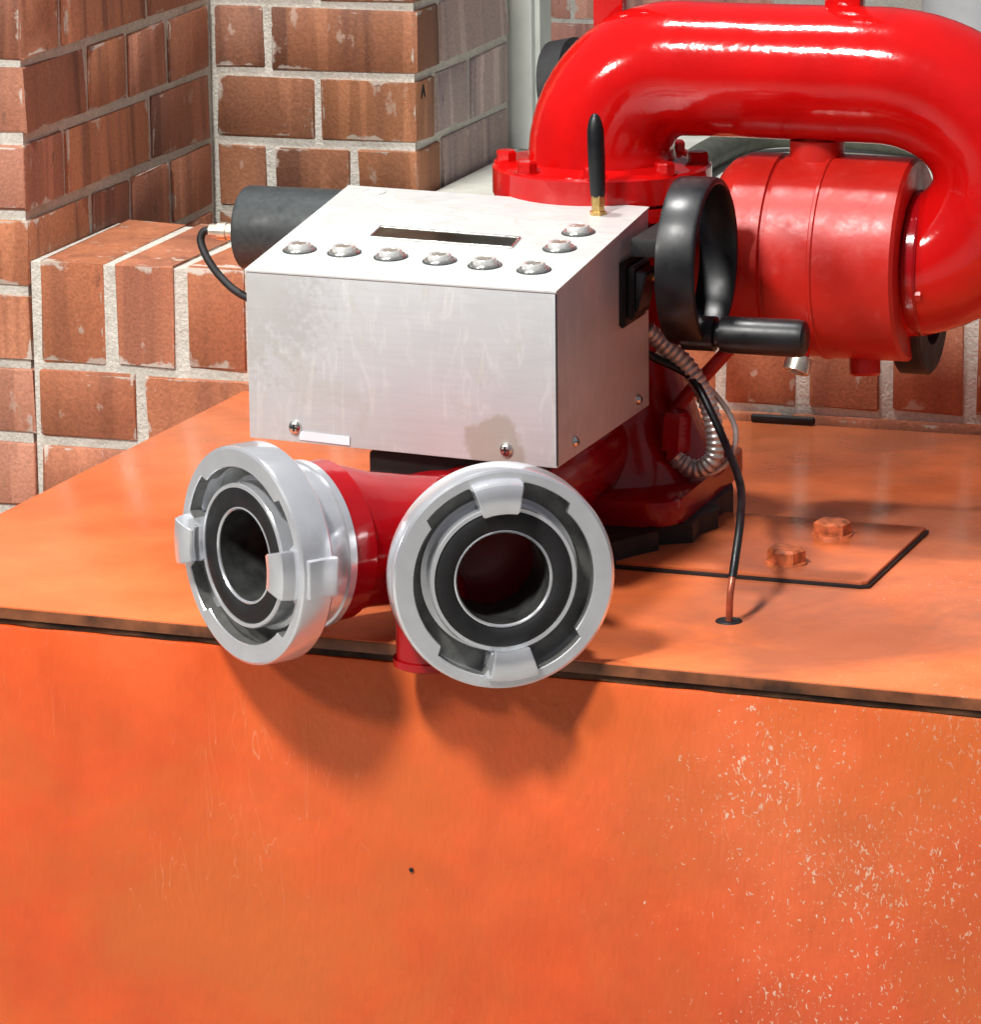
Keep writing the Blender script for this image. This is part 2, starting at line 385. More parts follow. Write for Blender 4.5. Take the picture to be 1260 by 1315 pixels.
def prism(bm, poly, z0, z1, bev=0.0, seg=2):
    """poly: list of (x, y); z0/z1 numbers or lists per vertex."""
    b2 = bmesh.new(); n = len(poly)
    a = [b2.verts.new((p[0], p[1], z0[i] if isinstance(z0, list) else z0)) for i, p in enumerate(poly)]
    b = [b2.verts.new((p[0], p[1], z1[i] if isinstance(z1, list) else z1)) for i, p in enumerate(poly)]
    b2.faces.new(list(reversed(a))); b2.faces.new(b)
    for i in range(n): j = (i + 1) % n; b2.faces.new((a[i], a[j], b[j], b[i]))
    if bev: bmesh.ops.bevel(b2, geom=b2.edges[:], offset=bev, segments=seg, profile=0.6, affect='EDGES')
    merge(bm, b2); return bm
def hexhead(bm, o, axis, r, h, seg=6):
    return lathe(bm, o, axis, [(0, r), (h * 0.8, r), (h, r * 0.86), (h, 0)], seg)
BM = bmesh.new

# ------------------------------------------------------------------ ground
bm = BM(); g_ = 30
for p in ((-g_, -g_), (g_, -g_), (g_, g_), (-g_, g_)): bm.verts.new((p[0], p[1], -0.75))
bm.verts.ensure_lookup_table(); bm.faces.new(bm.verts[:])
tag(finish('ground', bm, M['ground'], smooth=None), kind='structure')

# ------------------------------------------------------------------ brick walls
J = 0.0085          # joint
PC = 0.0677         # course pitch
Z0 = 0.0105         # a joint centre line
brick_cache = {}
def brick_mesh(sx, sy, sz, matkey):
    key = (round(sx, 3), round(sy, 3), round(sz, 3), matkey, random.randrange(3))
    if key in brick_cache: return brick_cache[key]
    b2 = BM(); box(b2, (-sx / 2, -sy / 2, -sz / 2), (sx / 2, sy / 2, sz / 2), 0.0015, 1)
    for v in b2.verts:
        v.co += Vector((random.uniform(-1, 1), random.uniform(-1, 1) * 0.5, random.uniform(-1, 1))) * 0.0016
    bmesh.ops.recalc_face_normals(b2, faces=b2.faces[:])
    me = bpy.data.meshes.new('brick'); b2.to_mesh(me); b2.free(); me.materials.append(M[matkey])
    me.shade_smooth(); me.set_sharp_from_angle(angle=R_(50))
    brick_cache[key] = me; return me
def brick(parent, lo, hi, matkey):
    """one brick between lo and hi (joint already taken off)"""
    s = [hi[i] - lo[i] for i in range(3)]
    o = bpy.data.objects.new('brick', brick_mesh(*s, matkey)); COL.objects.link(o)
    o.location = [(lo[i] + hi[i]) / 2 for i in range(3)]
    o.rotation_euler = (random.gauss(0, .003), random.gauss(0, .004), random.gauss(0, .003))
    attach(o, parent); return o
h = J / 2
REC = 0.0024        # how far the mortar lies behind the brick face

# left pillar: front face y=0, side face x=-0.206
PX, PY1 = -0.206, 0.448
pillar = empty('brick_pillar', (-0.42, 0.22, -0.75), 'tall brick pillar with bright orange front and dim brown side face', 'pillar')
bm = BM(); box(bm, (-0.66, REC, -0.75), (PX - REC, PY1 + 0.10, 0.75))
finish('mortar', bm, M['mortar'], pillar, None)
for k in range(-6, 11):
    z0, z1 = Z0 + k * PC + h, Z0 + (k + 1) * PC - h
    odd = k % 2
    jy = [0.0, 0.088, 0.29, 0.448] if odd == 0 else [0.0, 0.145, 0.238, 0.336, 0.448]
    if k == 0: jy = [0.0, 0.145, 0.238, 0.336, 0.448]
    # corner brick shows on both faces
    wfront = 0.205 if odd else 0.10
    brick(pillar, (PX - wfront, 0.0, z0), (PX, jy[1] - h, z1), 'brick_mid')
    xr = PX - wfront - J; wd = 0.195
    while xr > -0.655:
        xl = max(-0.66, xr - wd)
        if xr - xl > 0.02: brick(pillar, (xl, 0.0, z0), (xr, 0.09, z1), 'brick_mid')
        xr = xl - J
    for a, b in zip(jy[1:], jy[2:]):
        if k < 0: continue
        brick(pillar, (PX - 0.09, a + h, z0), (PX, b - h - (0.004 if b == 0.448 else 0), z1), 'brick_mid')

# recessed wall: front y=0.448, right-hand side face x=0.005
W2Y, W2X, W2B = 0.448, 0.005, 0.735
rec = empty('recessed_brick_wall', (-0.10, 0.6, -0.75), 'brown brick wall set back behind the black motor, with grey side face', 'wall')
bm = BM(); box(bm, (PX - 0.05, W2Y + REC, -0.75), (W2X - REC, W2B - 0.002, 0.75))
finish('mortar', bm, M['mortar'], rec, None)
for k in range(-2, 11):
    z0, z1 = Z0 + k * PC + h, Z0 + (k + 1) * PC - h
    jx = {0: [-0.15, -0.045], 1: [-0.147, -0.060], 2: [-0.097], 3: [-0.148], 4: [-0.097], 5: [-0.148]}.get(k, [-0.097] if k % 2 == 0 else [-0.148])
    js = [0.505, 0.61] if k % 2 == 0 else [0.52]
    xs = [PX] + jx + [W2X]
    for i, (a, b) in enumerate(zip(xs, xs[1:])):
        last = i == len(xs) - 2
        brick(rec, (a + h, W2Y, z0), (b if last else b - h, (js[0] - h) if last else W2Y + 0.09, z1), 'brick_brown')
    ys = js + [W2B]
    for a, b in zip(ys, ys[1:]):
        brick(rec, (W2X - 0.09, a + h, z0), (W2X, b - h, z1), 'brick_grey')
# the small black letter on the corner of the side face
tcu = bpy.data.curves.new('letter', 'FONT'); tcu.body = 'A'; tcu.size = 0.019; tcu.extrude = 0.0004; tcu.align_x = 'CENTER'
to = bpy.data.objects.new('letter', tcu); COL.objects.link(to)
bpy.context.view_layer.update()
me = bpy.data.meshes.new_from_object(to.evaluated_get(bpy.context.evaluated_depsgraph_get()))
bpy.data.objects.remove(to)
me.transform(Matrix.Translation((W2X + 0.0012, 0.466, 0.192)) @ Matrix.Rotation(R_(90), 4, 'Z') @ Matrix.Rotation(R_(90), 4, 'X') @ Matrix.Diagonal((1.0, 1.0, 1, 1)))
me.materials.clear(); me.materials.append(M['black_matte'])
lo_ = bpy.data.objects.new('painted_letter', me); COL.objects.link(lo_); attach(lo_, rec)

# low wall with rowlock coping
RT, RB, RD = 0.107, Z0, 0.205
low = empty('low_brick_wall', (0.45, 0.1, -0.75), 'low orange brick wall behind the cabinet, topped by bricks on edge', 'wall')
bm = BM(); box(bm, (PX + 0.001, REC, -0.75), (1.3, RD - REC, RT - REC))
finish('mortar', bm, M['mortar'], low, None)
x = PX + 0.005; joints = [-0.2017, -0.1297, -0.0607, 0.0070, 0.079, 0.151, 0.222, 0.294, 0.365, 0.4359, 0.5081, 0.5807, 0.6532, 0.725, 0.797, 0.869, 0.94, 1.01, 1.08]
for a, b in zip(joints, joints[1:]):
    jj = 0.0065
    brick(low, (a + jj, 0.0, RB + h), (b - jj, RD, RT), 'brick')
for k in range(-6, 0):
    z0, z1 = Z0 + k * PC + h, Z0 + (k + 1) * PC - h
    xx = -0.2035; i = 0
    steps = [0.1, 0.2] if k % 2 else [0.205, 0.1]
    while xx < (0.10 if k < -2 else 1.1):
        w = steps[i % 2] + random.uniform(-.004, .004); i += 1
        brick(low, (xx + h, 0.0, z0), (xx + w - h, 0.09, z1), 'brick'); xx += w

# ledge behind, frame post, far wall
bm = BM(); box(bm, (W2X + 0.004, RD + 0.004, -0.75), (1.3, 1.0, 0.098), 0.004)
tag(finish('window_ledge', bm, M['ledge'], smooth=40), 'pale rendered window ledge behind the brick wall', 'ledge', kind='structure')
bm = BM(); box(bm, (0.0, W2B + 0.004, 0.0985), (0.028, W2B + 0.06, 0.75), 0.003)
o = finish('frame_post', bm, M['frame'], smooth=40)
fp = empty('window_frame', (0.014, W2B + 0.03, 0.0985), 'pale green painted window frame post behind the red pipe', 'window frame')
attach(o, fp); o.name = 'post'
bm = BM(); box(bm, (0.0281, W2B + 0.012, 0.0985), (0.034, W2B + 0.05, 0.75), 0.001)
finish('glazing_bead', bm, M['frame'], fp)
far = empty('far_brick_wall', (-0.8, 4.9, -0.75), 'pale pink brick wall far behind the window ledge', 'wall')
bm = BM(); box(bm, (-2.6, 4.8 + REC, -0.75), (1.6, 5.0, 0.6))
finish('mortar', bm, M['mortar'], far, None)
for k in range(3, 20):
    z0 = -0.75 + 0.01 + k * 0.0677; z1 = z0 + 0.0577
    xx = -1.42 + (k % 2) * 0.10
    for i in range(7):
        if k < 7 and xx > -0.9: break
        brick(far, (xx + h, 4.8, z0), (xx + 0.203 - h, 4.89, z1), 'brick_pink'); xx += 0.203
wc = empty('white_column', (-0.40, 4.66, -0.75), 'plain white column standing before the pink brick wall', 'column')
bm = BM(); lathe(bm, (-0.40, 4.66, -0.75), (0, 0, 1), [(0, 0), (0, 0.12), (0.08, 0.12), (0.1, 0.095), (1.3, 0.085), (1.3, 0)], 32)
finish('shaft', bm, M['white_paint'], wc)

# ------------------------------------------------------------------ orange cabinet
cab = empty('metal_cabinet', (0.5, -0.4, -0.75), 'orange painted steel cabinet with scratched front, carrying the red monitor', 'cabinet')
def fy(x): return -0.7465 - 0.0535 * x          # front edge line
XL, XR, XLF = 0.0, 1.06, -0.026
def panel_poly(dy, left=0.0): return [(XL + left, -0.006), (XR, -0.006), (XR, fy(XR) + dy), (XLF + left, fy(XLF) + dy)]
bm = BM(); prism(bm, panel_poly(0.0), -0.0095, 0.0, 0.0010, 2)
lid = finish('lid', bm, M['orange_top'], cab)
bm = BM(); prism(bm, [(XLF + 0.001, fy(XLF) - 0.0008), (XR, fy(XR) - 0.0008), (XR, fy(XR) + 0.0004), (XLF + 0.001, fy(XLF) + 0.0004)], -0.0092, -0.0012, 0.0003)
finish('lid_edge', bm, M['lip'], lid)
bm = BM()
nseg = 140                                       # grimy worn lid edge strip under the lid
top, bot = [], []
for i in range(nseg + 1):
    x = XLF + 0.004 + (XR - XLF - 0.008) * i / nseg
    d = noise.noise((x * 26, 1, 2)) * 0.0016
    z = noise.noise((x * 40, 5, 2)) * 0.0012
    top.append(bm.verts.new((x, fy(x) + 0.0022 + d, -0.0097)))
    bot.append(bm.verts.new((x, fy(x) + 0.0016 + d, -0.0140 + z)))
for i in range(nseg): bm.faces.new((top[i], top[i + 1], bot[i + 1], bot[i]))
bmesh.ops.solidify(bm, geom=bm.faces[:], thickness=0.006)
finish('seal_strip', bm, M['edge'], lid, 40)
bm = BM(); prism(bm, panel_poly(0.016, 0.012), -0.75, -0.0099)
finish('carcass', bm, M['edge'], cab)
# front panel (slightly rolled top edge)
bm = BM()
nx, rows = 60, [(-0.0155, 0.010), (-0.0142, 0.004), (-0.0152, 0.0008), (-0.0180, 0.0), (-0.1, -0.0004), (-0.25, 0.0006), (-0.45, 0.0), (-0.742, 0.0)]
grid = []
for zr, dr in rows:
    row = []
    for i in range(nx + 1):
        x = XLF + (XR - XLF) * i / nx
        ed = noise.noise((x * 30, 7, 0)) * 0.0007 if zr > -0.02 else noise.noise((x * 3, zr * 3, 4)) * 0.0012
        row.append(bm.verts.new((x, fy(x) + dr + (ed if zr < -0.02 else 0), zr + (ed if zr > -0.02 else 0))))
    grid.append(row)
for a, b in zip(grid, grid[1:]):
    for i in range(nx): bm.faces.new((a[i], a[i + 1], b[i + 1], b[i]))
bmesh.ops.recalc_face_normals(bm, faces=bm.faces[:])
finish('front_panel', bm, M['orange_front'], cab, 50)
bm = BM(); prism(bm, [(XLF, fy(XLF) + 0.0145), (XLF + 0.0115, fy(XLF) + 0.0145), (XL + 0.0115, -0.006), (XL, -0.006)], -0.742, -0.0125, 0.001)
finish('side_panel', bm, M['orange_front'], cab)
bm = BM(); prism(bm, [(XR - 0.004, fy(XR) + 0.0145), (XR + 0.002, fy(XR) + 0.0145), (XR + 0.002, -0.006), (XR - 0.004, -0.006)], -0.742, -0.0125, 0.001)
finish('side_panel', bm, M['orange_front'], cab)
bm = BM(); lathe(bm, (0.4245, fy(0.4245) - 0.0004, -0.167), (0.05, -1, 0), [(0, 0.0018), (0.0006, 0.0014), (0.0007, 0)], 10)
finish('drill_hole', bm, M['black_matte'], cab)
# hatch plate, black slab standing for the gap shadow around it, bolts
bm = BM(); prism(bm, [(0.498, -0.5245), (0.6935, -0.5328), (0.6995, -0.5292), (0.7022, -0.352), (0.50, -0.345)], 0.0003, 0.0024)
seat = finish('plate_gap_shade', bm, M['black_matte'], cab)
bm = BM(); prism(bm, [(0.500, -0.5215), (0.693, -0.5305), (0.6975, -0.5270), (0.7005, -0.354), (0.502, -0.347)], 0.0024, 0.0054, 0.0007)
plate = finish('hatch_plate', bm, M['orange_top'], cab)
for bx_, by_, rot in ((0.6380, -0.4000, 0.3), (0.6265, -0.4930, 0.1)):
    bm = BM(); lathe(bm, (bx_, by_, 0.0054), (0, 0, 1), [(0, 0.0160), (0.0018, 0.0155), (0.0018, 0)], 28)
    b2 = BM(); lathe(b2, (0, 0, 0.0015), (0, 0, 1), [(0, 0.0145), (0.0085, 0.0145), (0.0105, 0.012), (0.0105, 0)], 6)
    merge(bm, b2, Matrix.Translation((bx_, by_, 0.0054)) @ Matrix.Rotation(rot, 4, 'Z'))
    finish('bolt', bm, M['bolt_orange'], cab, 30)
bm = BM(); lathe(bm, (0.6254, -0.6476, 0.0002), (0, 0, 1), [(0, 0.0098), (0.0010, 0.0092), (0.0008, 0.0078), (0.0003, 0.0072), (0.0003, 0)], 28)
finish('cable_hole', bm, M['black_matte'], cab)
bm = BM(); box(bm, (0.466, -0.0120, 0.0002), (0.522, -0.0064, 0.0075), 0.0025, 3)
finish('rubber_stop', bm, M['black_matte'], cab)

# ------------------------------------------------------------------ red fire monitor
AX, AY = 0.44, -0.35
mon = empty('fire_monitor', (AX, AY, 0.0), 'glossy red fire monitor with looping pipe and two silver hose inlets', 'water cannon')
# black pad under the base, with a torn edge
pad = [(0.38, -0.540), (0.497, -0.533), (0.512, -0.502), (0.524, -0.482), (0.519, -0.466), (0.542, -0.452), (0.540, -0.424), (0.548, -0.402), (0.538, -0.37), (0.540, -0.33), (0.52, -0.27), (0.33, -0.25), (0.33, -0.50)]
bm = BM(); prism(bm, pad, 0.0004, 0.0202)
finish('rubber_pad', bm, M['black_matte'], mon)
def rrect(cx, cy, hx, hy, r, n=6, rot=0.0):
    out = []
    for qx, qy, a0 in ((1, -1, -90), (1, 1, 0), (-1, 1, 90), (-1, -1, 180)):
        for i in range(n + 1):
            a = R_(a0 + 90 * i / n); out.append((cx + qx * (hx - r) + r * math.cos(a), cy + qy * (hy - r) + r * math.sin(a)))
    return out
bm = BM(); prism(bm, rrect(0.432, -0.368, 0.102, 0.106, 0.022), 0.0203, 0.040, 0.003)
base = finish('base_plate', bm, M['red_deep'], mon)
for bx_, by_ in ((0.512, -0.282), (0.350, -0.455), (0.350, -0.285)):
    bm = BM(); hexhead(bm, (bx_, by_, 0.040), (0, 0, 1), 0.011, 0.009); finish('bolt', bm, M['red_deep'], base, 30)
# riser: flared foot, neck, lower flange
bm = BM(); lathe(bm, (AX, AY, 0), (0, 0, 1), [(0.036, 0), (0.036, 0.096), (0.050, 0.090), (0.075, 0.076), (0.11, 0.066), (0.15, 0.060), (0.222, 0.060), (0.234, 0.066), (0.240, 0.080), (0.2405, 0.0)], 56)
finish('riser', bm, M['red_deep'], mon)
bm = BM(); lathe(bm, (AX, AY, 0), (0, 0, 1), [(0.2410, 0), (0.2410, 0.082), (0.2422, 0.0840), (0.2520, 0.0840), (0.2532, 0.082), (0.2532, 0)], 64)
finish('lower_flange', bm, M['red'], mon)
bm = BM(); lathe(bm, (AX, AY, 0), (0, 0, 1), [(0.2545, 0), (0.2545, 0.0835), (0.2558, 0.0850), (0.2755, 0.0850), (0.2772, 0.0832), (0.2774, 0.068), (0.2800, 0.064), (0.2800, 0)], 64)
fl = finish('upper_flange', bm, M['red'], mon)
for i in range(8):
    t = R_(i * 45 + 12)
    bm = BM(); p = (AX + 0.0745 * math.cos(t), AY + 0.0745 * math.sin(t), 0.2772)
    lathe(bm, p, (0, 0, 1), [(0, 0.0098), (0.0012, 0.0098), (0.0012, 0)], 20); hexhead(bm, (p[0], p[1], p[2] + 0.001), (0, 0, 1), 0.0080, 0.0080)
    finish('flange_bolt', bm, M['red'], fl, 30)
# looping elbow pipe: up, across, down and back into the swivel housing
def arc(c, r, a0, a1, n, y): return [(c[0] + r * math.cos(R_(a0 + (a1 - a0) * i / n)), y, c[1] + r * math.sin(R_(a0 + (a1 - a0) * i / n))) for i in range(n + 1)]
ZT, ZS = 0.3525, 0.2030
path = [(AX, AY, 0.279), (AX, AY, 0.284)]
rb = 0.066
path += arc((AX + rb, ZT - rb), rb, 180, 90, 14, AY)
path += [(AX + rb + (0.66 - AX - rb) * i / 6, AY, ZT) for i in range(1, 6)]
rl = (ZT - ZS) / 2
path += [(0.660 + 0.096 * math.cos(R_(90 - 180 * i / 30)), AY, ZT - rl + rl * math.sin(R_(90 - 180 * i / 30))) for i in range(31)]
path += [(0.655, AY, ZS)]
rad = []
for i, p in enumerate(path):
    f = i / (len(path) - 1)
    rad.append(0.0575 - 0.0065 * min(1, f / 0.33) if f < 0.33 else 0.051 + 0.002 * math.sin((f - 0.33) * 4))
bm = BM(); tube(bm, path, rad, 56)
finish('elbow_pipe', bm, M['red'], mon, 60)
# swivel housing (axis X)
SZ, SR = 0.2125, 0.0785
prof = [(0.500, 0.0), (0.500, 0.050), (0.538, 0.050), (0.542, 0.066), (0.548, 0.072), (0.552, 0.0740), (0.5575, 0.0740), (0.5585, 0.0765), (0.5840, 0.0770), (0.5850, 0.0745), (0.5885, 0.0745), (0.5895, 0.0775), (0.6230, 0.0775), (0.6240, 0.0792), (0.6262, 0.0792), (0.6272, 0.0780), (0.6865, 0.0775), (0.6890, 0.0745), (0.6890, 0.0)]
bm = BM(); lathe(bm, (0, AY, SZ), (1, 0, 0), prof, 72)
sw = finish('swivel_housing', bm, M['red_dull'], mon)
bm = BM(); lathe(bm, (0, AY, SZ - 0.002), (1, 0, 0), [(0.6895, 0.0), (0.6895, 0.054), (0.691, 0.0555), (0.699, 0.0555), (0.701, 0.054), (0.701, 0.0)], 64)
ef = finish('end_flange', bm, M['red_deep'], mon)
for i in range(4):
    t = R_(i * 90 + 20)
    bm = BM(); hexhead(bm, (0.701, AY + 0.0500 * math.cos(t), SZ + 0.0500 * math.sin(t)), (1, 0, 0), 0.0055, 0.005); finish('flange_bolt', bm, M['red_dull'], ef, 30)
bm = BM(); lathe(bm, (0.6115, AY, 0.285), (0, 0, 1), [(0, 0), (0, 0.021), (0.017, 0.021), (0.018, 0.0165), (0.026, 0.0165), (0.026, 0)], 32)
finish('grease_boss', bm, M['red_dull'], mon)
bm = BM(); lathe(bm, (0.652, AY - 0.01, SZ - 0.072), (0.1, -0.2, -1), [(-0.02, 0.012), (0.016, 0.012), (0.018, 0.009), (0.018, 0)], 20)
finish('drain_plug', bm, M['red_dull'], mon)
bm = BM(); lathe(bm, (0.684, AY + 0.035, SZ - 0.042), (1, 0, 0), [(-0.012, 0.030), (-0.012, 0.0505), (-0.010, 0.053), (0.010, 0.053), (0.012, 0.0505), (0.012, 0.030)], 48, close=True)
finish('rubber_ring', bm, M['black_matte'], mon)
# small drain cock under the swivel, beyond the crank handle
bm = BM(); tube(bm, catmull([(0.612, -0.405, 0.158), (0.616, -0.412, 0.152), (0.616, -0.414, 0.142)], 5), 0.0065, 14)
cock = finish('drain_cock', bm, M['red'], mon)
bm = BM(); lathe(bm, (0.6155, -0.414, 0.146), (-0.2, -0.5, -1), [(0, 0.0095), (0.006, 0.0105), (0.012, 0.0105), (0.012, 0.007), (0.006, 0.006), (0.006, 0)], 20)
finish('nipple', bm, M['nickel'], cock)
# two lifting posts rising from the top pipe
for x0, w in ((0.4405, 0.012), (0.6265, 0.014)):
    bm = BM(); box(bm, (x0 - w, AY - 0.005 + 0.02, ZT + 0.02), (x0 + w, AY + 0.012 + 0.02, 0.56), 0.002)
    finish('lifting_post', bm, M['red'], mon)
# web between riser and inlet
bm = BM(); tube(bm, [(AX, AY + 0.01, 0.062), (0.437, -0.45, 0.062), (0.433, -0.58, 0.062), (0.430, -0.64, 0.060), (0.4240, -0.690, 0.058)], [0.045, 0.043, 0.0410, 0.0410, 0.0440], 40)
finish('inlet_pipe', bm, M['red_deep'], mon, 60)
# siamese arms and couplings
RC, LC = Vector((0.5145, -0.822, 0.0662)), Vector((0.3207, -0.822, 0.0695))
def az(d): return Vector((math.sin(R_(d)), -math.cos(R_(d)), 0))
AR, AL = az(29), az(-35)
t_ = 0.165
JN = Vector((0.4240, -0.690, 0.058))
for Cc, A in ((RC, AR), (LC, AL)):
    bm = BM()
    p0 = Cc - A * 0.0580; p1 = Cc - A * 0.076
    pts = [JN + (p1 - JN) * s for s in (0.0, 0.35, 0.7)] + [p1, p0]
    tube(bm, pts, [0.0455, 0.0460, 0.0485, 0.0545, 0.0560], 44)
    lathe(bm, p0, A, [(-0.022, 0.053), (-0.018, 0.0575), (-0.001, 0.0575), (0.0, 0.056), (0, 0.0)], 48)
    finish('inlet_arm', bm, M['red_deep'], mon, 45)
bm = BM(); lathe(bm, JN, (0, 0, 1), [(-0.046, 0), (-0.044, 0.026), (-0.036, 0.038), (-0.015, 0.046), (0.015, 0.046), (0.036, 0.038), (0.044, 0.026), (0.046, 0)], 48)
finish('junction', bm, M['red_deep'], mon, 60)
bm = BM(); tube(bm, [(0.4500, -0.794, 0.05), (0.4500, -0.794, -0.004)], [0.024, 0.024], 28)
lathe(bm, (0.4500, -0.794, -0.0045), (0, 0, -1), [(-0.004, 0.0262), (0.001, 0.0262), (0.003, 0.022), (0.003, 0)], 28)
finish('drain_boss', bm, M['red_deep'], mon)
bm = BM(); tube(bm, [(0.4275, -0.72, 0.05), (0.4500, -0.799, 0.040)], [0.035, 0.026], 24)
finish('web', bm, M['red_deep'], mon)

def coupling(Cc, A, lug0, label):
    a, u, v = frame_of(A)
    def ang(t): # signed distance to the nearest lug, degrees
        d = [(math.degrees(t) - l + 180) % 360 - 180 for l in (lug0, lug0 + 180)]
        return min(abs(x) for x in d)
    def rc(t): return 0.0690 if 15 < ang(t) < 47 else 0.0630
    def rc2(t): return 0.0696 if 15 < ang(t) < 47 else 0.0636
    bm = BM()
    prof = [(-0.0030, 0.0780), (-0.0010, 0.0772), (0.0, 0.0755), (0.0, rc2), (-0.0008, rc), (-0.0105, rc), (-0.0110, 0.0695), (-0.0225, 0.0695),
            (-0.0225, 0.0552), (-0.0300, 0.0552), (-0.0300, 0.0690), (-0.0260, 0.0765), (-0.0240, 0.0780)]
    lathe(bm, Cc, A, prof, 144, close=True)
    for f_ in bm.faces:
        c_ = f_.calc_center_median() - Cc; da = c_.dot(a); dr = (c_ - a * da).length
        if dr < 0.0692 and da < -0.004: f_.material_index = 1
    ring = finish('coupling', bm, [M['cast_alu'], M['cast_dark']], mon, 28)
    ring['label'] = label
    # body with neck and bore
    bm = BM()
    lathe(bm, Cc, A, [(-0.0585, 0.0325), (-0.0585, 0.0590), (-0.0575, 0.0600), (-0.0520, 0.0600), (-0.0510, 0.0585), (-0.0400, 0.0580), (-0.0320, 0.0560), (-0.0190, 0.0550), (-0.0185, 0.0515),
                      (-0.0020, 0.0515), (-0.0010, 0.0508), (-0.0010, 0.0484), (-0.0022, 0.0480), (-0.0070, 0.0480), (-0.0070, 0.0350), (-0.0022, 0.0345), (-0.0018, 0.0335), (-0.0030, 0.0325)], 72, close=True)
    finish('coupling_body', bm, M['cast_alu'], ring, 30)
    bm = BM(); lathe(bm, Cc, A, [(-0.0065, 0.0351), (-0.0020, 0.0351), (-0.0008, 0.0375), (-0.0008, 0.0455), (-0.0018, 0.0479), (-0.0065, 0.0479)], 72, close=True)
    finish('gasket', bm, M['black_matte'], ring, 40)
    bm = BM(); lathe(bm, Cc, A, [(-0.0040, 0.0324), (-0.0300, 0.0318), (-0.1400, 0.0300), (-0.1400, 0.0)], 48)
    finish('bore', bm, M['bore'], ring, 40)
    # hooked lugs
    for l in (lug0, lug0 + 180):
        bm = BM(); n = 12; half = 14.5
        prof = [(-0.0185, 0.0520), (0.0050, 0.0520), (0.0062, 0.0495), (0.0090, 0.0478), (0.0112, 0.0490), (0.0128, 0.0540), (0.0128, 0.0650), (0.0110, 0.0690), (0.0040, 0.0712), (-0.0004, 0.0712), (-0.0185, 0.0689)]
        rings = []
        for i in range(n + 1):
            t = R_(l - half + 2 * half * i / n); k = 1.0
            rings.append([bm.verts.new(Cc + a * pa + (u * math.cos(t) + v * math.sin(t)) * pr) for pa, pr in prof])
        m_n = len(prof)
        for X, Y in zip(rings, rings[1:]):
            for i in range(m_n): j = (i + 1) % m_n; bm.faces.new((X[i], X[j], Y[j], Y[i]))
        bm.faces.new(rings[0]); bm.faces.new(list(reversed(rings[-1])))
        bmesh.ops.recalc_face_normals(bm, faces=bm.faces[:])
        bmesh.ops.bevel(bm, geom=[e for e in bm.edges if len(e.link_faces) == 2 and e.calc_face_angle(0) > 0.9], offset=0.0009, segments=2, affect='EDGES')
        finish('lug', bm, M['cast_alu'], ring, 35)
    # spanner lugs on the ring's outside
    for l in ((lug0 + 358,) if lug0 == 0 else ()):
        t = R_(l); bm = BM()
        b2 = BM(); box(b2, (-0.010, -0.014, -0.0270), (0.0036, 0.014, -0.0030), 0.0016, 2)
        rad_ = u * math.cos(t) + v * math.sin(t); tan = -u * math.sin(t) + v * math.cos(t)
        mt = Matrix((( *rad_, 0), (*tan, 0), (*a, 0), (0, 0, 0, 1))).transposed()
        mt.translation = Cc + rad_ * 0.0775
        merge(bm, b2, mt)
        finish('spanner_lug', bm, M['cast_alu'], ring, 35)
    return ring
coupling(RC, AR, 94, 'silver hose coupling facing straight out, its lugs above and below the black gasket')
coupling(LC, AL, 0, 'silver hose coupling seen at a slant, its lugs on either side')

# handwheel on the worm shaft
HX, HY, HZ = 0.5575, -0.4930, 0.2310
bm = BM(); lathe(bm, (0.455, -0.385, HZ - 0.012), (1, 0, 0), [(0, 0), (0, 0.024), (0.052, 0.024), (0.054, 0.018), (0.062, 0.018), (0.062, 0)], 32)
finish('worm_housing', bm, M['red_deep'], mon)
bm = BM(); box(bm, (0.5075, -0.500, HZ + 0.0015), (0.5410, -0.372, HZ + 0.016), 0.003)
finish('gear_arm', bm, M['black_matte'], mon)
bm = BM()
lathe(bm, (HX, HY, HZ), (1, 0, 0), [(-0.0150, 0.0590), (-0.0145, 0.0620), (-0.012, 0.0625), (0.0115, 0.0625), (0.0138, 0.0615), (0.0150, 0.0590), (0.0142, 0.0575), (0.011, 0.0565), (-0.012, 0.0565), (-0.0145, 0.0575)], 64, close=True)
hw = finish('handwheel', bm, M['black'], mon, 40)
bm = BM(); lathe(bm, (HX, HY, HZ), (1, 0, 0), [(-0.0178, 0), (-0.0178, 0.010), (-0.014, 0.010), (-0.008, 0.009), (-0.007, 0.007), (-0.007, 0)], 24)
finish('hub', bm, M['black'], hw, 40)
for a0 in (-112,):
    d = Vector((0, math.cos(R_(a0)), math.sin(R_(a0)))); c0 = Vector((HX - 0.010, HY, HZ))
    bm = BM(); tube(bm, [c0 + d * 0.008, c0 + d * 0.058], [0.0055, 0.0065], 12)
    finish('spoke', bm, M['black'], hw, 50)
hd = Vector((0, -0.020, -0.0500)); hc = Vector((HX, HY, HZ)) + hd
bm = BM(); lathe(bm, hc, (1, 0, 0), [(-0.004, 0), (-0.004, 0.013), (0.020, 0.013), (0.021, 0.0095), (0.024, 0.0095), (0.025, 0.0130), (0.030, 0.0136), (0.083, 0.0140), (0.0875, 0.0130), (0.0890, 0.0105), (0.0890, 0)], 36)
finish('crank_handle', bm, M['black'], hw, 40)
